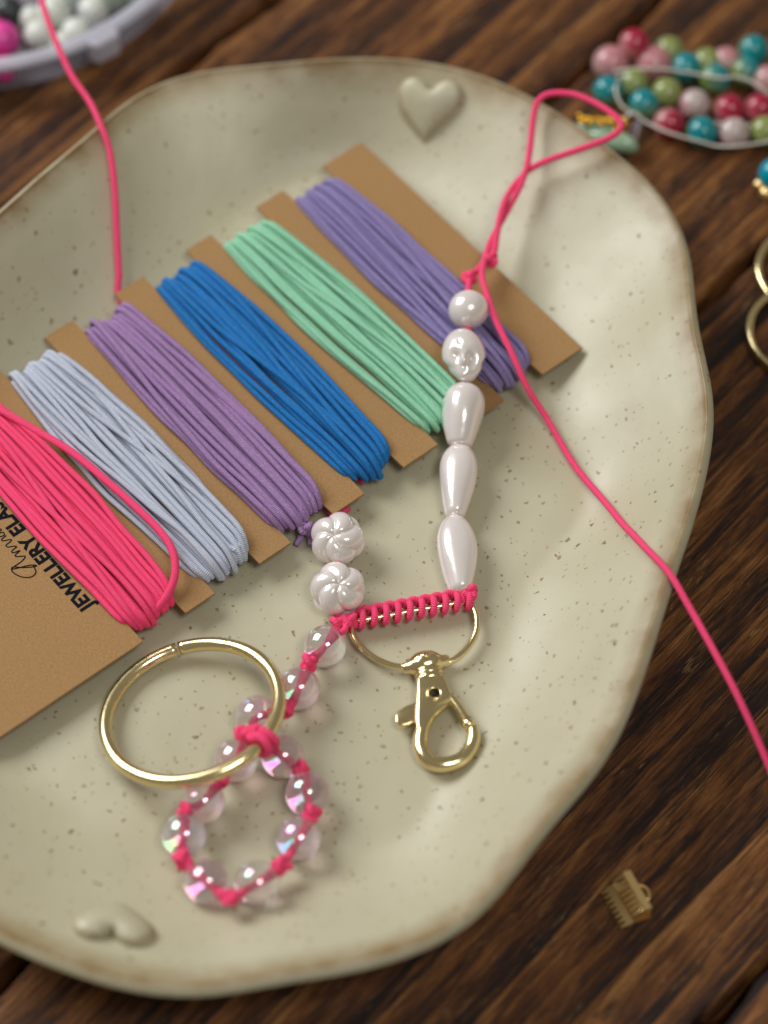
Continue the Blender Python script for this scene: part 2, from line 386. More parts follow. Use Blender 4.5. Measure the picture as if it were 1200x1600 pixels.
def PS(px, py, off=0.0):
    z = 3.2                                  # first hit along the line of sight
    while z > -.05:
        p = P(px, py, z)
        if h_plate(p[0], p[1])+off >= z: break
        z -= .01
    return P(px, py, z)
V = []; att = []; rings = 0
dirs = np.stack([np.cos(TH), np.sin(TH)], 1)
def ring(r, z, a):
    global rings
    V.extend(np.column_stack([PC[0]+dirs[:, 0]*r, PC[1]+dirs[:, 1]*r, z]).tolist()); att.extend(np.broadcast_to(a, (NTH,)).tolist()); rings += 1
RI = RIM-.17
und = .035*np.sin(TH*6+2)
for s in np.concatenate([np.linspace(.02, .6, 14), np.linspace(.62, 1, 44)]):
    q = np.clip((s-SF)/(1-SF), 0, 1)
    ring(RI*s, ZF+(ZRIM-ZF)*ease(q), max(0, (s-.945)/.055)**1.1*1.0)
for k in range(1, 9):
    a = math.pi*k/8; ring(RI+.17*(1-math.cos(a))/2, ZRIM-.13*(1-math.cos(a))/2+.05*math.sin(a), (1, .9, .55, .3, .2, .2, .15, .15)[k-1])
for s in np.linspace(.98, .70, 16):
    q = np.clip((s-SF)/(1-SF), 0, 1); ring(RIM*s, np.maximum(ZF+(ZRIM-ZF)*ease(q)-.42, .28), .1)
ring(RIM*.66, np.full(NTH, .25), .1); ring(RIM*.65, np.full(NTH, .02), .1); ring(RIM*.62, np.full(NTH, .02), .1); ring(RIM*.61, np.full(NTH, .25), .1); ring(RIM*.02, np.full(NTH, .25), .1)
F = []
for i in range(rings-1):
    for j in range(NTH): F.append((i*NTH+j, i*NTH+(j+1) % NTH, (i+1)*NTH+(j+1) % NTH, (i+1)*NTH+j))
F.append(tuple(range(NTH))); F.append(tuple((rings-1)*NTH+j for j in range(NTH)))
plate = MB().add(V, F).build('ceramic_plate', M['glaze'], None, loc=(PC[0], PC[1], 0), attr=att)
tag(plate, 'wavy edged speckled cream ceramic plate with raised hearts', 'plate')
def heart(px, py, size, ang, H):
    c = PS(px, py); n, m = 96, 22; V = []; F = []; A = []
    ca, sa = math.cos(ang), math.sin(ang)
    a = 2*math.pi*np.arange(n)/n
    o = np.stack([16*np.sin(a)**3, 13*np.cos(a)-5*np.cos(2*a)-2*np.cos(3*a)-np.cos(4*a)+1.0], 1)/33*size
    o[:, 1] *= .90; o[:, 0] *= 1.04
    for _ in range(3): o = .25*np.roll(o, 1, 0)+.5*o+.25*np.roll(o, -1, 0)
    o = np.where(o[:, 1:2] < -.30*size, np.stack([o[:, 0], -.30*size+.55*(o[:, 1]+.30*size)], 1), o)
    # inflate: solve a membrane pinned at the outline
    G = 72; xs = np.linspace(-.62*size, .62*size, G); X, Y = np.meshgrid(xs, xs); ins = np.zeros((G, G), bool)
    for j in range(n):
        (x0, y0), (x1, y1) = o[j], o[(j+1) % n]
        if y0 != y1: ins ^= ((y0 > Y) != (y1 > Y)) & (X < (x1-x0)*(Y-y0)/(y1-y0)+x0)
    u = np.zeros((G, G))
    for _ in range(900): u = np.where(ins, .25*(np.roll(u, 1, 0)+np.roll(u, -1, 0)+np.roll(u, 1, 1)+np.roll(u, -1, 1))+1, 0)
    u = (u/u.max())**.6
    def hs(x, y):
        fx = (x+.62*size)/(1.24*size)*(G-1); fy = (y+.62*size)/(1.24*size)*(G-1); i0, j0 = int(fy), int(fx); p, q = fy-i0, fx-j0
        return (u[i0, j0]*(1-q)+u[i0, j0+1]*q)*(1-p)+(u[i0+1, j0]*(1-q)+u[i0+1, j0+1]*q)*p
    for i in range(m+1):
        for j in range(n):
            x, y = o[j]*(i/m); wx, wy = c[0]+x*ca-y*sa, c[1]+x*sa+y*ca
            V.append([wx, wy, H*hs(x, y)-(.03 if i == m else 0)]); A.append(.4 if .82 < i/m < .97 else .0)
    V = np.array(V); Z = V[:, 2].reshape(m+1, n)
    V[:, 2] = Z.ravel()+np.array([h_plate(x, y) for x, y, _ in V])
    for i in range(m):
        for j in range(n): F.append((i*n+j, i*n+(j+1) % n, (i+1)*n+(j+1) % n, (i+1)*n+j))
    return MB().add(V, F).build('heart_relief', M['glaze'], plate, attr=A)
heart(669, 176, 1.44, R(-10), .38)
heart(182, 1443, 1.52, R(172), .38)

# ---------------------------------------------------------------- kraft card
ZC = 1.24; TC = .055
c_tr = P(565, 222, ZC); c_br = P(910, 543, ZC); c_bl = P(225, 1005, ZC); c_tl = P(0, 588, ZC)
U = (c_br-c_tr); LU = np.linalg.norm(U); U = U/LU
Vd = c_bl-c_br; Vd = Vd-U*np.dot(Vd, U); LV = np.linalg.norm(Vd); Vd = Vd/LV
def C(u, v, z=0): return c_tr+U*u+Vd*v+np.array([0, 0, z])
def uv_of(px, py, z=ZC): q = P(px, py, z)-c_tr; return np.dot(q, U), np.dot(q, Vd)
top_f = [((565,222),(505,260)), ((448,303),(402,325)), ((335,372),(295,395)), ((228,437),(185,465)), ((117,505),(75,532)), ((0,580),(-38,602))]
bot_f = [((910,543),(845,582)), ((782,620),(742,648)), ((677,688),(628,727)), ((568,770),(518,800)), ((458,852),(410,885)), ((343,935),(297,965))]
bot_body = (225, 1005)
ft = [(uv_of(*a)[1], uv_of(*b)[1]) for a, b in top_f]; fb = [(uv_of(*a)[1], uv_of(*b)[1]) for a, b in bot_f]; vb = uv_of(*bot_body)[1]
DN = .60
BODY = vb+4.6
poly = [(0, ft[0][0])]
for i in range(6):
    poly += [(0, ft[i][1]), (DN, ft[i][1]+.02)]
    nxt = ft[i+1][0] if i < 5 else vb-.02
    poly += [(DN, nxt-.02), (0, nxt)]
poly += [(0, BODY), (LU, BODY)]
poly2 = [(LU, vb)]
for i in range(5, -1, -1):
    nxt = fb[i+1][0] if i < 5 else vb
    poly2 += ([] if i == 5 else [(LU, nxt)])+[(LU-DN, nxt-.02), (LU-DN, fb[i][1]+.02), (LU, fb[i][1])]
poly2 += [(LU, fb[0][0])]
poly += poly2
from mathutils.geometry import tessellate_polygon
tris = tessellate_polygon([[Vector((u, v, 0)) for u, v in poly]])
np_ = len(poly); cv = [C(u, v, 0) for u, v in poly]+[C(u, v, -TC) for u, v in poly]
cf = [tuple(q) for q in tris]+[tuple(i+np_ for i in reversed(q)) for q in tris]+[(i, (i+1) % np_, (i+1) % np_+np_, i+np_) for i in range(np_)]
card = MB().add(cv, cf).build('kraft_card', M['kraft'], None, loc=tuple(c_tr), smooth=False)
tag(card, 'brown kraft card with notches holding six wound elastic cords', 'card')
# printed words
def text_part(name, body, pos, xdir, ydir, size, bold, parent):
    cu = bpy.data.curves.new(name, 'FONT'); cu.body = body; cu.size = 1; cu.offset = bold; cu.extrude = .004; cu.space_character = 1.06
    o = bpy.data.objects.new(name+'_src', cu); COL.objects.link(o)
    dg = bpy.context.evaluated_depsgraph_get(); me = bpy.data.meshes.new_from_object(o.evaluated_get(dg)); bpy.data.objects.remove(o)
    co = np.array([v.co[:] for v in me.vertices]); wv_ = pos+np.outer(co[:, 0]*size, xdir)+np.outer(co[:, 1]*size, ydir)+np.outer(co[:, 2]*.05+.004, [0, 0, 1])-WL[parent]
    for v, q in zip(me.vertices, wv_): v.co = Vector(q)*S
    me.materials.clear(); me.materials.append(M['ink']); me.name = name
    r = bpy.data.objects.new(name, me); COL.objects.link(r); r.parent = parent; WL[r] = WL[parent]; return r
uj, vj = uv_of(147, 945)
text_part('printed_title', 'JEWELLERY ELASTIC', C(uj, vj, .0), -U, Vd, .40, .042, card)
# handwriting above the title: written as strokes
hand = [[(.30,.02),(.05,.10),(.0,.30),(.18,.52),(.48,.62),(.62,.52),(.42,.30),(.25,.05),(.22,-.05),(.36,.10),(.58,.58),(.62,.20),(.70,.02),(.85,.22),(.92,.20),(.96,.02),(1.02,.22),(1.10,.20),(1.13,.02),(1.22,.10),(1.28,.22),(1.37,.22),(1.40,.02),(1.46,.02),(1.55,.20),(1.62,.20),(1.65,.02)],
        [(1.84,.22),(1.74,.20),(1.70,.06),(1.80,.04),(1.88,.22),(1.90,.02),(2.0,.06)], [(2.9,.5),(2.7,.4),(2.62,.1),(2.8,.02),(2.95,.3),(2.96,.62),(2.95,.02),(3.1,.02)]]
uh, vh = uv_of(62, 893); mb = MB()
for st_ in hand:
    mb.add(*tube(cat([C(uh-x*.66, vh+y*.66, .004) for x, y in st_], 6), .014, 5, sq=.3))
mb.build('printed_script', M['ink'], card)

# ---------------------------------------------------------------- hanks of elastic
RS = .0605
def hank(name, label, k, mat, n1, n2, n3, seed, wbulge=.2, tip=.72):
    rg = np.random.default_rng(seed)
    va0, vb0 = ft[k][1], (ft[k+1][0] if k < 5 else vb-.0); va1, vb1 = fb[k][1], (fb[k+1][0] if k < 5 else vb)
    e = empty(name, C(LU/2, (va0+vb0+va1+vb1)/4, -.25), label, 'cord', 'elastic cords wound on the kraft card')
    out = []
    def strand(f0, f1, layer, bow, lift=0):
        m0, h0 = (va0+vb0)/2, (vb0-va0)/2+.02; m1, h1 = (va1+vb1)/2, ((vb1-va1)/2+.03)*tip
        rl = RS+.002; zt = rl+.004+layer*.104
        ue0 = DN-rl-layer*.10+.05*(1-f0)+rg.normal(0, .03); ue1 = LU-DN+rl-.02+layer*.08+.20*(1-f1*f1)+rg.normal(0, .03)
        pts = [C(.95, m0+f0*h0*.85, -TC-rl), C(ue0+.22, m0+f0*h0*.9, -TC-rl-layer*.02), C(ue0, m0+f0*h0*.95, -TC*.5+.0), C(ue0+.12+.05*layer, m0+f0*h0*1.02, zt*.8)]
        ns = 6
        for i in range(1, ns+1):
            tq = i/(ns+1); u = ue0+.12+(ue1-ue0-.24)*tq
            sm = tq*tq*(3-2*tq); f = f0+(f1-f0)*sm; mid = m0+(m1-m0)*tq; hh = h0+(h1-h0)*tq
            v = mid+f*hh+4*tq*(1-tq)*(wbulge*.85*f+bow)+rg.normal(0, .010)
            z = zt+.12*(4*tq*(1-tq))**.6*(1-min(1, f*f))*(1 if layer else .6)+lift*4*tq*(1-tq)+rg.normal(0, .010)
            pts.append(C(u, v, z))
        pts += [C(ue1-.20-.05*layer, m1+f1*h1*1.02+wbulge*.2*f1, zt*.90), C(ue1, m1+f1*h1*.90, -TC*.5-.03), C(ue1-.2, m1+f1*h1*.9, -TC-rl-layer*.02), C(LU-.95, m1+f1*h1*.9, -TC-rl)]
        out.append(MB().add(*tube(cat(pts, 5), RS*rg.uniform(.94, 1.05), 8)).build('strand', mat, e))
    for i in range(n1):
        f = -1+2*(i+.5)/n1; strand(f, np.clip(f+rg.normal(0, .03), -1, 1), 0, 0, .03*(i % 2))
    for i in range(n2):
        f = -.93+1.86*(i+.5)/n2; strand(f+rg.normal(0, .03), np.clip(f+rg.normal(0, .06), -.95, .95), 1, rg.normal(0, .02))
    for i in range(n3):
        f = rg.uniform(-.85, .85); g = np.clip(f+rg.choice([-1, 1])*rg.uniform(.25, .8), -.9, .9); strand(f, g, 2, rg.normal(0, .04))
    return e
H = []
H.append(hank('elastic_hank', 'lilac blue elastic cord wound beside the card end, under the round pearl', 0, M['lilac'], 12, 10, 3, 1, .17, 1.0))
H.append(hank('elastic_hank', 'mint green elastic cord wound on the kraft card', 1, M['mint'], 12, 10, 3, 12, .22, 1.02))
H.append(hank('elastic_hank', 'bright blue elastic cord wound on the kraft card', 2, M['blue'], 12, 10, 3, 3, .20, 1.02))
H.append(hank('elastic_hank', 'warm purple elastic cord with cut tail ends wound between the blue and white cords', 3, M['purple'], 12, 10, 4, 4, .18, 1.02))
H.append(hank('elastic_hank', 'pale bluish white elastic cord with a knot at its lower end', 4, M['white'], 12, 10, 5, 5, .27, 1.12))
H.append(hank('elastic_hank', 'neon pink elastic cord wound on the card beside the printed words', 5, M['pink'], 12, 10, 3, 6, .18, 1.05))
def px3(l): return [P(*q) for q in l]
# loose pink strand bowed over the white cord
MB().add(*tube(cat(px3([(-40,615,1.52),(0,640,1.56),(55,672,1.60),(110,705,1.66),(165,750,1.68),(215,795,1.68),(250,830,1.68),(270,862,1.64),(273,900,1.52),(258,935,1.36),(235,958,1.22),(215,962,1.10)]), 8), .078, 10)).build('loose_strand', M['pink'], H[5])
# knot and tail of the white cord
MB().add(*knot(P(374, 858, 1.28), .13, .062, (.6, .3, .2))).build('knot', M['white'], H[4])
MB().add(*tube(cat(px3([(352,800,1.45),(366,825,1.42),(372,850,1.35),(372,868,1.22),(358,888,1.05),(346,906,.93)]), 6), .066, 8)).build('tail', M['white'], H[4])
MB().add(*knot(P(478, 826, 1.1), .12, .06, (1.2, .3, .2))).build('knot', M['purple'], H[3])
MB().add(*tube(cat(px3([(474,825,1.02),(470,838,.95),(463,852,.88)]), 5), .062, 8)).build('tail', M['purple'], H[3])
MB().add(*tube(cat(px3([(482,825,1.02),(484,838,.95),(486,852,.88)]), 5), .062, 8)).build('tail', M['purple'], H[3])

# ---------------------------------------------------------------- beaded strap
strap = empty('beaded_strap', P(560, 960, ZF), 'pink cord strap strung with pearls and clear iridescent beads', 'bead strap')
RC = .068
def rest(pts, lift=.095):
    out = []
    for q in pts:
        q = np.array(q, float); f = max(h_plate(q[0]+a, q[1]+b_) for a, b_ in ((0, 0), (.06, 0), (-.06, 0), (0, .06), (0, -.06)))
        if f > 0: q[2] = max(q[2], f+lift+(.06 if f > 1.9 else 0))
        out.append(q)
    out = np.array(out); n = len(out)
    for _ in range(3):
        z = out[:, 2].copy(); z[3:-3] = np.mean([out[3+k:n-3+k, 2] for k in range(-3, 4)], 0); out[:, 2] = np.maximum(z, out[:, 2]-.05)
    return out
def cordp(name, l, r=RC, k=8, parent=strap):
    pts = [PS(q[0], q[1], q[3]) if len(q) == 4 else P(*q) for q in l]
    return MB().add(*tube(rest(cat(pts, k)), r, 10)).build(name, M['pink'], parent)
# long end at the upper left, then running under the card
cordp('cord', [(40,-60,2.9),(60,-15,2.75),(75,32,2.7),(92,75,2.68),(112,118,2.62),(140,160,2.56),(158,198,0,.13),(172,240,0,.10),(180,300,0,.09),(183,370,0,.085),(186,430,0,.085),(188,470,0,.085),(230,520,0,.085),(400,680,0,.085),(505,785,.88),(524,802,.95),(527,812,1.05),(527,840,1.2),(528,885,1.25),(528,925,1.2),(527,958,1.12),(531,975,1.1)])
cordp('cord', [(543,795,.9),(534,803,1.0),(528,812,1.1),(519,803,1.0),(512,795,.9)], k=6)
cordp('cord', [(540,738,.9),(555,746,.9),(563,752,.9),(567,744,.9),(562,732,.9)], .05, k=6)
# loop, twist, long end at the right
def off_twist(pts, r, turns, phase):
    pts = cat(pts, 10); n = len(pts); out = []
    for i, p in enumerate(pts):
        tg = pts[min(i+1, n-1)]-pts[max(i-1, 0)]; tg /= np.linalg.norm(tg); sd = np.cross(tg, [0, 0, 1]); sd /= np.linalg.norm(sd); up_ = np.cross(sd, tg)
        a = phase+2*math.pi*turns*i/(n-1); out.append(p+r*(math.cos(a)*sd+math.sin(a)*up_))
    return out
axis = [P(764, 402, 1.62), P(776, 360, 1.68), P(793, 318, 1.8), P(812, 284, 1.95), P(826, 262, 2.06)]
sa = off_twist(axis, .072, .8, math.pi); sb = off_twist(axis, .072, .8, 0)
loop = [P(829,225,2.25), P(834,180,2.5), P(842,156,2.65), P(862,146,2.72), P(900,148,2.8), P(940,166,2.85), P(966,186,2.85), P(970,199,2.82), P(955,213,2.75), P(920,228,2.6), P(880,242,2.42), P(845,254,2.25)]
tail = [P(*q) for q in [(1300,1420,.12),(1235,1280,.9),(1200,1195,1.5),(1160,1100,2.2),(1115,1015,2.55),(1075,945,2.70),(1048,903,2.72)]]+[PS(1012,862,.13), PS(980,828,.10), PS(940,785,.09), PS(895,725,.085), PS(855,660,.1)]+[P(*q) for q in [(822,600,1.45),(797,545,1.78),(775,500,1.92),(761,460,1.92),(753,425,1.78)]]
full = tail+sa[4::4]+loop+sb[::-1][2::4]+[P(757,408,1.62), P(748,420,1.62), P(740,428,1.64)]
MB().add(*tube(rest(cat(full, 7)), RC, 10)).build('cord', M['pink'], strap)
MB().add(*knot(P(767, 405, 1.62), .13, .062, (.3, .5, .2))).build('knot', M['pink'], strap)
MB().add(*knot(P(734, 433, 1.66), .12, .064, (1.1, .2, .6))).build('knot', M['pink'], strap)
# core cord through the pearls
pear = [(732,452,1.72),(731,515,1.76),(726,598,1.62),(720,696,1.24),(711,808,1.16),(721,925,1.13)]
cordp('cord', [(734,433,1.68)]+pear+[(724,938,1.12)], r=.07)
def pearl_obj(name, v, f, label=None):
    o = MB().add(v, f).build(name, M['pearl'], strap)
    if label: o['label'] = label
    return o
pa = [P(*q) for q in pear]
c0 = P(732, 484, 1.86)
pearl_obj('round_pearl', *ball(c0, .405, 32, 20, lambda th, ph, d: 1+.012*math.sin(2*th+1)*math.sin(ph)), 'round pearl at the top of its row')
def dents(dl):
    dl = [(np.array(c)/np.linalg.norm(c), a, s) for c, a, s in dl]
    def fn(th, ph, d):
        k = 1.0
        for c, a, s in dl: k -= a*math.exp(-(1-np.dot(c, d))/s)
        return k*np.array([.435, .63, .44])
    return fn
rb = np.array(Matrix.Rotation(R(8), 3, 'Z'))
def scr(sx, sy):                                                # direction on a bead seen at (sx, sy)
    sz = math.sqrt(max(.02, 1-sx*sx-sy*sy)); return np.array([sx, .82*sy-.57*sz, .57*sy+.82*sz])
def skull(th, ph, d):
    sx = d[0]; sy = .82*d[1]+.57*d[2]
    k = 1.0
    for (x, y), am, sg in (((-.50, .10), .27, .040), ((.24, -.06), .27, .050), ((-.22, -.32), .10, .012), ((-.22, .62), .06, .010), ((-.17, -.02), -.07, .020), ((.62, -.42), -.03, .05), ((-.30, -.62), -.10, .04), ((.05, -.62), .05, .03)):
        c = scr(x, y); k -= am*math.exp(-(1-np.dot(c, d))/sg)
    jaw = 1-.24*min(1, max(0, (-sy-.15)/.6))-.10*math.exp(-((sy+.28)/.16)**2)
    return k*np.array([.44*jaw, .61, .44*(.6+.4*jaw)])
pearl_obj('skull_pearl', *ball(P(725, 556, 1.84), 1.0, 72, 52, skull, rb), 'pearl bead shaped like a small skull')
def drop(a, b, rmax, peak, seed, name='teardrop_pearl'):
    n = 48; pr = []
    for i in range(n+1):
        tq = .5-.5*math.cos(math.pi*i/n)
        if tq < peak: r = rmax*max(0, 1-((peak-tq)/peak)**2.2)**.5
        else:
            q = (tq-peak)/(1-peak); r = rmax*(1-.50*q**1.7)*(1-max(0, (q-.86)/.14)**3)**.5 if q < 1 else 0
        pr.append((tq, max(r, .06)))
    rg = np.random.default_rng(seed); p = rg.uniform(0, 6, 3)
    return lathe(pr, a, b, 36, lambda tq, th: 1+.045*math.sin(2*th+3*tq+p[0])+.035*math.sin(3*th-5*tq+p[1])*math.sin(math.pi*tq))
up1 = np.array([0, 0, 1.])
def ends(p, q, za, zb): return P(p[0], p[1], za), P(q[0], q[1], zb)
pearl_obj('teardrop_pearl', *drop(*ends((727,599),(718,700),1.62,1.28), .44, .36, 1), 'plump teardrop pearl')
pearl_obj('teardrop_pearl', *drop(*ends((719,695),(711,810),1.24,1.15), .365, .36, 2))
pearl_obj('teardrop_pearl', *drop(*ends((710,806),(720,928),1.17,1.14), .37, .42, 3))
# flower shaped pearls
def flower(c, rot, sw):
    def fn(th, ph, d):
        cosp = math.cos(ph); hemi = 1 if cosp > 0 else -1; sp_ = math.sin(ph)
        a = th+sw*abs(cosp)**1.2*hemi+(0 if hemi > 0 else math.pi/5)*min(1, abs(cosp)*5)
        lobe = abs(math.cos(2.5*a)); g = lobe**.7
        wgt = sp_**.5
        k = .83+.19*g*wgt-.10*math.exp(-(sp_/.2)**2)
        belt = math.exp(-(cosp/.16)**2)*.05
        return (k-belt)*np.array([1.02, 1.02, .82])
    return ball(c, .53, 80, 50, fn, rot)
for (x, y, z, rx, ry, rz, sw) in ((527, 843, 1.28, -20, -11, 11, .65), (528, 921, 1.27, -14, 6, 40, .65)):
    rt = np.array(Matrix.Rotation(R(-rx), 3, 'X') @ Matrix.Rotation(R(ry), 3, 'Y') @ Matrix.Rotation(R(rz), 3, 'Z'))
    pearl_obj('flower_pearl', *flower(P(x, y, z), rt, sw))
# iridescent glass beads, knots between them
RB = .405
beads = [(508,1010),(467,1076),(402,1121),(442,1182),(480,1240),(467,1311),(402,1380),(323,1378),(288,1305),(317,1253),(369,1188)]
bme = None
for i, (x, y) in enumerate(beads):
    c = PS(x, y, RB+.01)
    if i == 2: c = P(x, y, 1.22)
    v, f = ball((0, 0, 0), RB, 48, 28)
    if bme is None:
        bm_ = MB().add(v, f); o = bm_.build('clear_bead', M['ab'][0], strap, smooth=True)
        bme = o.data
        bme.transform(Matrix.Translation(Vector(WL[strap])*S))
        mes = [bme, bme.copy(), bme.copy()]
        for q in (1, 2): mes[q].materials[0] = M['ab'][q]
    else:
        o = bpy.data.objects.new('clear_bead', mes[i % 3]); COL.objects.link(o); o.parent = strap
    o.location = Vector(c-WL[strap])*S; o.rotation_euler = (i*1.3, i*.7, i*2.1)
def B(i, dz=0.0): c = PS(*beads[i], RB+.01); return c+np.array([0, 0, dz])
kn = {(531,977): 1.12, (483,1035): 1.24, (448,1107): 1.26, (471,1204): 1.25, (487,1271): 1.25, (440,1352): 1.25, (358,1402): 1.3, (285,1342): 1.25, (290,1269): 1.3, (346,1217): 1.3}
order1 = [P(531,977,1.12), B(0), P(483,1035,1.22), B(1), P(448,1107,1.22), B(2), P(392,1146,1.45)]
order2 = [P(404,1152,1.5), B(3), P(471,1204,1.25), B(4), P(487,1271,1.25), B(5), PS(440,1352,.5), B(6), PS(358,1402,.5), B(7), PS(285,1342,.45), B(8), P(290,1269,1.28), B(9), P(346,1217,1.28), B(10), P(388,1150,1.42)]
MB().add(*tube(cat(order1, 8), .040+.048*np.abs(np.cos(np.arange(len(order1)*8-7)/16*math.pi)), 10)).build('cord', M['pink'], strap)
MB().add(*tube(cat(order2, 8), .040+.048*np.abs(np.cos(np.arange(len(order2)*8-7)/16*math.pi)), 10)).build('cord', M['pink'], strap)
for i, ((x, y), z) in enumerate(kn.items()):
    q = P(x, y, z)
    if y > 1340: q = PS(x, y, .48)
    MB().add(*knot(q, .150 if i else .175, .068, (i*.9, .4+i*.5, i*1.7))).build('knot', M['pink'], strap)
# knotted wrap round the key ring
RN = np.array([-.2, .169, .965]); RN /= np.linalg.norm(RN)
KC = P(300, 1112, 1.40); KR = 1.66
k1 = np.cross([0, 1, 0], RN); k1 /= np.linalg.norm(k1); k2 = np.cross(RN, k1)
def kring(a): return KC+KR*(math.cos(a)*k1+math.sin(a)*k2)
def kscreen(px):  # angle on the ring nearest the given pixel column on its near right side
    best = min(np.linspace(-1.4, .3, 200), key=lambda a: np.linalg.norm(kring(a)-P(px[0], px[1], kring(a)[2]))); return best
aw = kscreen((403, 1152))
def coil(c, ax, r, rc, tilt, mat, parent, name='wrap', start=0, sweep=2*math.pi, adv=0.0, flat=1.0):
    ax = ax/np.linalg.norm(ax); e1 = np.cross(ax, [0, 0, 1]); e1 /= np.linalg.norm(e1); e2 = np.cross(e1, ax)
    pts = []
    for i in range(17):
        a = start+sweep*i/16; pts.append(c+r*(math.cos(a)*e1+flat*math.sin(a)*e2)+ax*(tilt*math.sin(a)+adv*(i/16-.5)))
    return MB().add(*tube(pts, rc, 10)).build(name, mat, parent)
for d_, tl in ((-.07, .03), (.05, -.03)):
    c = kring(aw+d_); tg = kring(aw+d_+.02)-kring(aw+d_-.02); coil(c, tg, .215, .085, tl, M['pink'], strap)
MB().add(*knot(kring(aw)+np.array([-.12, .05, .12]), .14, .075, (.4, .2, .9))).build('knot', M['pink'], strap)
MB().add(*knot(kring(aw)+np.array([-.34, .13, .02]), .13, .075, (1.4, .2, .3))).build('knot', M['pink'], strap)

# ---------------------------------------------------------------- key ring
def torus_pts(c, e1, e2, r, n=72, a0=0, a1=2*math.pi): return [c+r*(math.cos(a)*e1+math.sin(a)*e2) for a in np.linspace(a0, a1, n)]
ag = kscreen  # gap of the ring at its far side
gap = min(np.linspace(0, 2*math.pi, 600), key=lambda a: np.linalg.norm(kring(a)-P(279, 1016, kring(a)[2])))
pts = torus_pts(KC, k1, k2, KR, 110, gap+.012, gap+2*math.pi-.012)
kr = MB().add(*tube(pts, .132, 20)).build('key_ring', M['gold'], None, loc=tuple(KC-np.array([0, 0, .5])))
tag(kr, 'large gold metal ring with a seam, tied to the clear bead loop', 'ring')

# ---------------------------------------------------------------- swivel clasp
clasp = empty('swivel_clasp', P(680, 1090, ZF), 'gold swivel lobster clasp hanging from a wrapped D ring', 'clasp')
d0, d1 = P(549, 972, 1.06), P(738, 938, 1.06)
arc = [P(549,972,1.06), P(551,990,1.04), P(562,1009,1.02), P(585,1028,1.0), P(614,1040,.98), P(645,1043,.98), P(676,1042,.98), P(706,1033,.99), P(729,1014,1.0), P(743,990,1.02), P(745,965,1.05), P(738,944,1.06)]
MB().add(*tube(cat(arc, 8), .062, 14)).build('d_ring', M['gold'], clasp)
MB().add(*tube(cat([d0, (d0+d1)/2, d1], 8), .062, 14)).build('ring_bar', M['gold'], clasp)
# pink coils knotted along the bar (they belong to the strap)
bx = d1-d0; bl = np.linalg.norm(bx); bx = bx/bl; by = np.cross([0, 0, 1], bx)
ncoil = 10
cst = bl*.88/(ncoil-1)
for i in range(ncoil):
    c = d0+bx*bl*(.085+.88*i/(ncoil-1)); pts = []
    for q in range(22):
        a_ = 2*math.pi*q/22; pts.append(c+by*(.015+.150*math.cos(a_))+np.array([0, 0, .012+.128*math.sin(a_)])+bx*(.035*math.sin(a_*1.0+.6)))
    MB().add(*tube(pts, .066, 10, True)).build('wrap', M['pink'], strap)
    if i < ncoil-1:
        p0 = c+by*.165+np.array([0, 0, .045]); u_ = np.array([0, 0, 1.])
        MB().add(*tube(cat([p0-bx*cst*.30-u_*.09, p0-bx*cst*.02+u_*.03, p0+bx*cst*.5+u_*.065+by*.03, p0+bx*cst*1.0+u_*.02, p0+bx*cst*1.25-u_*.09], 6), .062, 9)).build('wrap', M['pink'], strap)
MB().add(*knot(d1-bx*.02+by*.12+np.array([0, 0, .10]), .12, .066, (.5, .1, .3))).build('knot', M['pink'], strap)
MB().add(*knot(d0-bx*.02+np.array([0, 0, .06]), .125, .068, (.9, .7, .3))).build('knot', M['pink'], strap)
# collar: a bent sleeve riding on the D ring, a swivel cap, neck
g = M['gold']
ca_, cb_ = P(632, 1041, 1.0), P(700, 1029, 1.0)
MB().add(*lathe([(0, .07), (.03, .105), (.16, .125), (.24, .19), (.34, .245), (.44, .26), (.56, .26), (.66, .245), (.76, .19), (.84, .125), (.97, .105), (1, .07)], P(628, 1045, .98), P(703, 1031, .99), 32)).build('collar', g, clasp)
MB().add(*lathe([(0, .13), (.55, .125), (.85, .09), (1, .04)], P(664, 1026, 1.15), P(663, 1019, 1.21), 24)).build('collar_cap', g, clasp)
nv, nf = lathe([(0, .20), (.04, .255), (.22, .275), (.26, .255), (.31, .275), (.50, .275), (.54, .255), (.59, .275), (.95, .275), (1, .22)], P(669, 1046, 1.03), P(673, 1066, 1.03), 36)
nv = np.array(nv); nv[:, 2] = 1.04+(nv[:, 2]-1.04)*.70
MB().add(nv, nf).build('neck', g, clasp)
# body: flat plate with rounded edges
bo = [(651,1056),(694,1052),(700,1068),(709,1090),(703,1094),(690,1100),(679,1108),(670,1120),(665,1136),(651,1142),(649,1120),(650,1090)]
zt, zb = 1.20, .92
MB().add(*prism([P(x, y, zt) for x, y in bo], [P(x, y, zt)-np.array([0, 0, zt-zb]) for x, y in bo])).build('body', g, clasp, bevel=.06)
hook = [(705,1091,1.08),(690,1103,1.08),(672,1118,1.07),(660,1140,1.06),(657,1165,1.05),(665,1184,1.05),(682,1194,1.05),(702,1194,1.05),(722,1186,1.05),(735,1170,1.05),(740,1152,1.06),(738,1137,1.06)]
rr_ = np.interp(np.linspace(0, 1, 11*8+1), [0, .1, .3, .6, .9, 1], [.075, .10, .145, .15, .14, .12])
MB().add(*tube(cat(px3(hook), 8), rr_, 16)).build('hook', g, clasp)
gt = MB().add(*tube(cat(px3([(703,1088,1.10),(718,1108,1.10),(732,1131,1.08)]), 8), .098, 14)).build('gate', g, clasp)
MB().add(*tube(px3([(728,1125,1.09),(736,1138,1.08)]), .125, 14)).build('gate_tip', g, gt)
lv = [(655,1094),(634,1102),(622,1110),(617,1119),(618,1128),(626,1134),(638,1132),(655,1124)]
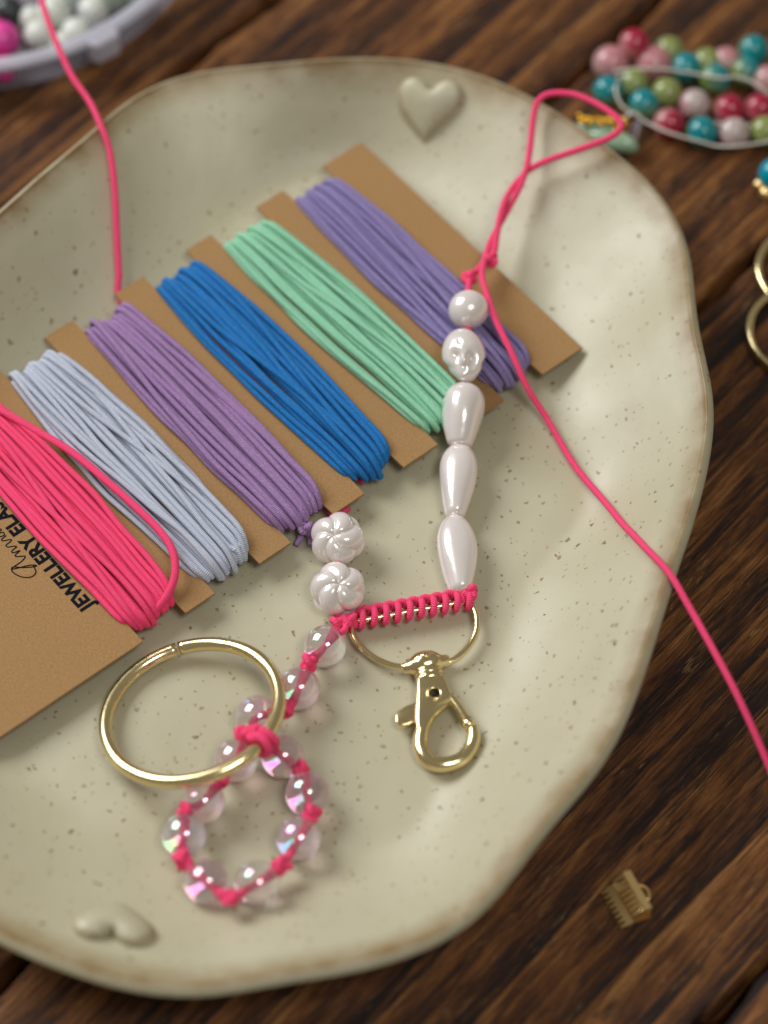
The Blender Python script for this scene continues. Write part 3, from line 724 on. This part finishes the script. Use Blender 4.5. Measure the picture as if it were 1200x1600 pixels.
MB().add(*prism([P(x, y, 1.10) for x, y in lv], [P(x, y, 1.10)-np.array([0, 0, .16]) for x, y in lv])).build('lever', g, clasp, bevel=.035)
rc_ = P(679, 1083, 1.205); e1, e2 = np.array([1., 0, 0]), np.array([0, 1., 0])
rv = MB().add(*tube(torus_pts(rc_, e1, e2, .125, 28)[:-1], .032, 10, True)).build('rivet', g, clasp)
MB().add(*lathe([(0, .095), (1, .095)], rc_-[0, 0, .02], rc_+[0, 0, .012], 20)).build('rivet_hole_shade', M['dark'], rv)  # solid dark disc: shade inside the rivet opening painted as colour

# ---------------------------------------------------------------- ribbon clamp on the table
cl0 = P(965, 1384, 0); cl1 = P(998, 1441, 0)
lx = cl1-cl0; ll = .86; lx = lx/np.linalg.norm(lx); ly = np.cross([0, 0, 1], lx)   # ly points away from the jaws
clampo = empty('ribbon_clamp', (cl0+cl1)/2, 'small gold ribbon crimp end with toothed jaws on the wood', 'crimp end')
def CL(a, b, z): return cl0+lx*a+ly*b+np.array([0, 0, z])
def sheet(p, th): # quad sheet with thickness
    p = [np.asarray(q) for q in p]; nrm = np.cross(p[1]-p[0], p[2]-p[0]); nrm /= np.linalg.norm(nrm)
    return prism(p, [q-nrm*th for q in p])
def jaw(e0, e1_, t0, name, shift):
    mb = MB(); mb.add(*sheet([CL(0, *e0), CL(ll, *e0), CL(ll, *e1_), CL(0, *e1_)], .03))
    n = 8
    for i in range(n):
        a0 = ll*i/n; a1 = ll*(i+1)/n
        mb.add(*sheet([CL(a0+.012, *e1_), CL(a1-.012, *e1_), CL((a0+a1)/2+.012, *t0), CL((a0+a1)/2-.012, *t0)], .03))
    return mb.build(name, M['gold_soft'], clampo, smooth=False)
jaw((.22, .42), (.07, .44), (-.15, .34), 'upper_jaw', 0)
jaw((-.12, .15), (-.24, .10), (-.36, .05), 'lower_jaw', 0)
MB().add(*sheet([CL(0, .22, .04), CL(ll, .22, .04), CL(ll, -.12, .12), CL(0, -.12, .12)], .03)).build('lower_plate', M['gold_soft'], clampo, smooth=False)
MB().add(*sheet([CL(0, .22, .42), CL(ll, .22, .42), CL(ll, .23, .0), CL(0, .23, .0)], .03)).build('spine', M['gold_soft'], clampo, smooth=False)
MB().add(*tube(cat([CL(.28, .22, .22), CL(.28, .30, .24), CL(.37, .37, .24), CL(.50, .37, .24), CL(.59, .30, .24), CL(.58, .22, .22)], 7), .035, 8, sq=1.3)).build('loop', M['gold_soft'], clampo)

# ---------------------------------------------------------------- organiser box, upper left
_a, _b, _c = P(0, 147, 0)[:2], P(130, 112, 0)[:2], P(262, 18, 0)[:2]
_m = np.linalg.solve(2*np.array([_b-_a, _c-_a]), [_b@_b-_a@_a, _c@_c-_a@_a]); bx0 = np.array([*_m, 0.]); RBX = np.linalg.norm(_a-_m)
print('organiser', bx0, RBX)
orgb = empty('bead_organiser', bx0, 'round translucent lilac plastic bead organiser at the upper left corner', 'bead box')
def cyl_wall(r0, r1, z0, z1, n=120):
    V = []; F = []
    for (r, z) in ((r1, z0), (r1*1.015, z1), (r0*1.015, z1), (r0, z0)):
        V += [bx0+np.array([r*math.cos(2*math.pi*j/n), r*math.sin(2*math.pi*j/n), z]) for j in range(n)]
    for i in range(4):
        for j in range(n): F.append((i*n+j, i*n+(j+1) % n, ((i+1) % 4)*n+(j+1) % n, ((i+1) % 4)*n+j))
    return V, F
MB().add(*lathe([(0, RBX-.1), (.6, RBX), (1, RBX)], bx0+[0, 0, .05], bx0+[0, 0, .2], 120)).build('base', M['plastic'], orgb)
MB().add(*cyl_wall(RBX-.14, RBX-.02, .2, .86)).build('side_wall', M['plastic'], orgb)
rm_ = MB().add(*cyl_wall(RBX-.22, RBX+.16, .86, 1.0)).build('rim', M['plastic_solid'], orgb)
for a in (-97, -52, -142, -10, 90):
    d_ = np.array([math.cos(R(a)), math.sin(R(a)), 0]); sd = np.array([-d_[1], d_[0], 0])*.05
    p0, p1 = bx0+d_*1.0, bx0+d_*(RBX-.15); q = [p0-sd, p1-sd, p1+sd, p0+sd]
    MB().add(*prism([x+[0, 0, .85] for x in q], [x+[0, 0, .21] for x in q])).build('divider', M['plastic'], orgb, smooth=False)
MB().add(*cyl_wall(.9, 1.0, .2, .84, 60)).build('inner_wall', M['plastic'], orgb)
tq = P(172, 78, .8); dt = tq-bx0; dt[2] = 0; dt /= np.linalg.norm(dt); st2 = np.array([-dt[1], dt[0], 0])
q = bx0+dt*(RBX+.1); pl = [q-st2*.42, q-st2*.30+dt*.32, q+st2*.30+dt*.32, q+st2*.42]
MB().add(*prism([x+[0, 0, 1.05] for x in pl], [x+[0, 0, .45] for x in pl])).build('clasp_tab', M['plastic_solid'], rm_, bevel=.08)
# beads lying in the box
def loose(x, y, r, m, label, grp, lift=0):
    o = MB().add(*ball(P(x, y, .22+r+lift), r, 20, 12)).build('loose_bead', m, None); return tag(o, label, 'bead', grp)
for (x, y, r, l) in ((2, 62, .42, 0), (-30, 95, .42, 0), (-25, 45, .42, 0), (6, 108, .3, 0)):
    loose(x, y, r, M['bead_pink'], 'hot pink bead in the left compartment of the plastic organiser', 'pink beads in the organiser')
for (x, y, r) in ((85, 20, .40), (62, 55, .36), (120, 52, .36), (98, 70, .30), (50, 30, .30), (145, 18, .36)):
    loose(x, y, r, M['bead_white'], 'milky white bead behind the clear wall of the plastic organiser', 'milky beads in the organiser')
for (x, y, r) in ((170, -5, .4), (205, -12, .36), (120, -10, .4)):
    loose(x, y, r, M['bead_grey'], 'grey green bead in the right compartment of the plastic organiser', 'grey beads in the organiser')
loose(12, 18, .36, M['bead_black'], 'dark bead behind the hot pink beads in the organiser', None)

# ---------------------------------------------------------------- bracelet, upper right
br = empty('bead_bracelet', P(1080, 150, 0), 'multicoloured glass bead bracelet on white thread beside the plate', 'bracelet')
bl_ = [(991,68,'red',.62),(954,99,'pale',.3),(1021,99,'pale',.3),(1045,80,'green',.3),(1072,106,'teal',.3),(1117,123,'teal',.3),(1134,97,'pale',.25),(1177,78,'teal',.34),(1165,112,'teal',.3),(1200,126,'pale',.3),(1104,98,'green',.28),
       (950,142,'teal',.3),(990,130,'green',.3),(1042,145,'green',.3),(1006,163,'teal',.3),(1085,163,'white',.3),(1140,171,'red',.3),(1187,170,'red',.3),(1045,193,'red',.3),(1097,206,'teal',.3),(1147,208,'white',.3),(1196,205,'green',.3),(1230,150,'teal',.3),(1235,190,'pale',.3)]
proto = {}
for i, (x, y, k, z) in enumerate(bl_):
    c = P(x, y, z)
    if k not in proto:
        o = MB().add(*ball((0, 0, 0), .315, 24, 16)).build('glass_bead', M['bb'][k], br); o.data.transform(Matrix.Translation(Vector(WL[br])*S)); proto[k] = o.data
    else:
        o = bpy.data.objects.new('glass_bead', proto[k]); COL.objects.link(o); o.parent = br
    o.location = Vector(c-WL[br])*S; o.rotation_euler = tuple(rng.uniform(-.7, .7, 3))
    o.scale = [1.30 if i in (1, 2) else 1.10]*3
for l in ([(958,112,.5),(990,108,.6),(1035,108,.6),(1080,114,.6),(1125,122,.6),(1150,120,.6),(1175,128,.6),(1205,148,.5)], [(968,118,.5),(962,140,.6),(972,165,.5),(1005,188,.4),(1045,207,.45),(1090,220,.4),(1120,228,.35),(1150,228,.5),(1185,224,.4),(1210,218,.4)], [(1005,188,.4),(990,176,.5),(975,185,.4),(960,195,.3)], [(1110,190,.4),(1140,195,.35),(1170,195,.35),(1200,190,.4)]):
    MB().add(*tube(cat(px3(l), 6), .027, 7)).build('thread', M['thread'], br)
ch = MB().add(*ball(P(952, 215, .3), 1.0, 28, 16, lambda th, ph, d: np.array([.62, .34, .26])*(1+.12*math.cos(3*th)), np.array(Matrix.Rotation(R(-28), 3, 'Z')))).build('stone_charm', M['jade'], br)
MB().add(*ball(P(920, 203, .3), 1.0, 20, 12, lambda th, ph, d: np.array([.30, .22, .2]))).build('stone_charm', M['jade'], br)
mb = MB()
for i in range(26):
    x = 905+i*2.9+rng.normal(0, 1.2); y = 186+.10*(x-905)+rng.normal(0, 3.0); mb.add(*ball(P(x, y, .62+rng.uniform(-.05, .06)), .062, 10, 6))
for i in range(10):
    x = 970+rng.normal(0, 5); y = 198+rng.normal(0, 7); mb.add(*ball(P(x, y, .5), .06, 10, 6))
t = NT('yellow gold grains'); t.set(Base_Color=(.85, .48, .05), Metallic=.9, Roughness=.3); tag(mb.build('gold_grains', t.m, br), kind='stuff')
MB().add(*tube(cat(px3([(1000,190,.4),(996,205,.4),(990,222,.3),(984,215,.3),(990,198,.35),(1000,190,.4)]), 6), .04, 8)).build('clear_link', M['plastic'], br)

# turquoise drop with gold ends, right edge
tqd = empty('bead_charm', P(1205, 280, 0), 'turquoise bead charm with small gold beads at the right edge', 'charm')
MB().add(*ball(P(1211, 272, .38), .36, 24, 16)).build('turquoise_bead', M['turq'], tqd)
for x, y, r in ((1186, 289, .13), (1197, 302, .15), (1190, 276, .10)):
    MB().add(*ball(P(x, y, r+.02), r, 16, 10)).build('gold_bead', M['gold_soft'], tqd)
# two linked gold rings, right edge
for (x, y, z, lab) in ((1276, 424, .12, 'gold metal ring at the right edge, upper of two'), (1263, 521, .12, 'gold metal ring at the right edge, lower of two')):
    c = P(x, y, z); mb = MB().add(*tube(torus_pts(c, e1, e2, 1.22, 73)[:-1], .095, 14, True, sq=1.2))
    tag(mb.build('gold_ring', M['gold'], None, loc=tuple(c-np.array([0, 0, .1]))), lab, 'ring', 'gold rings at the right edge')
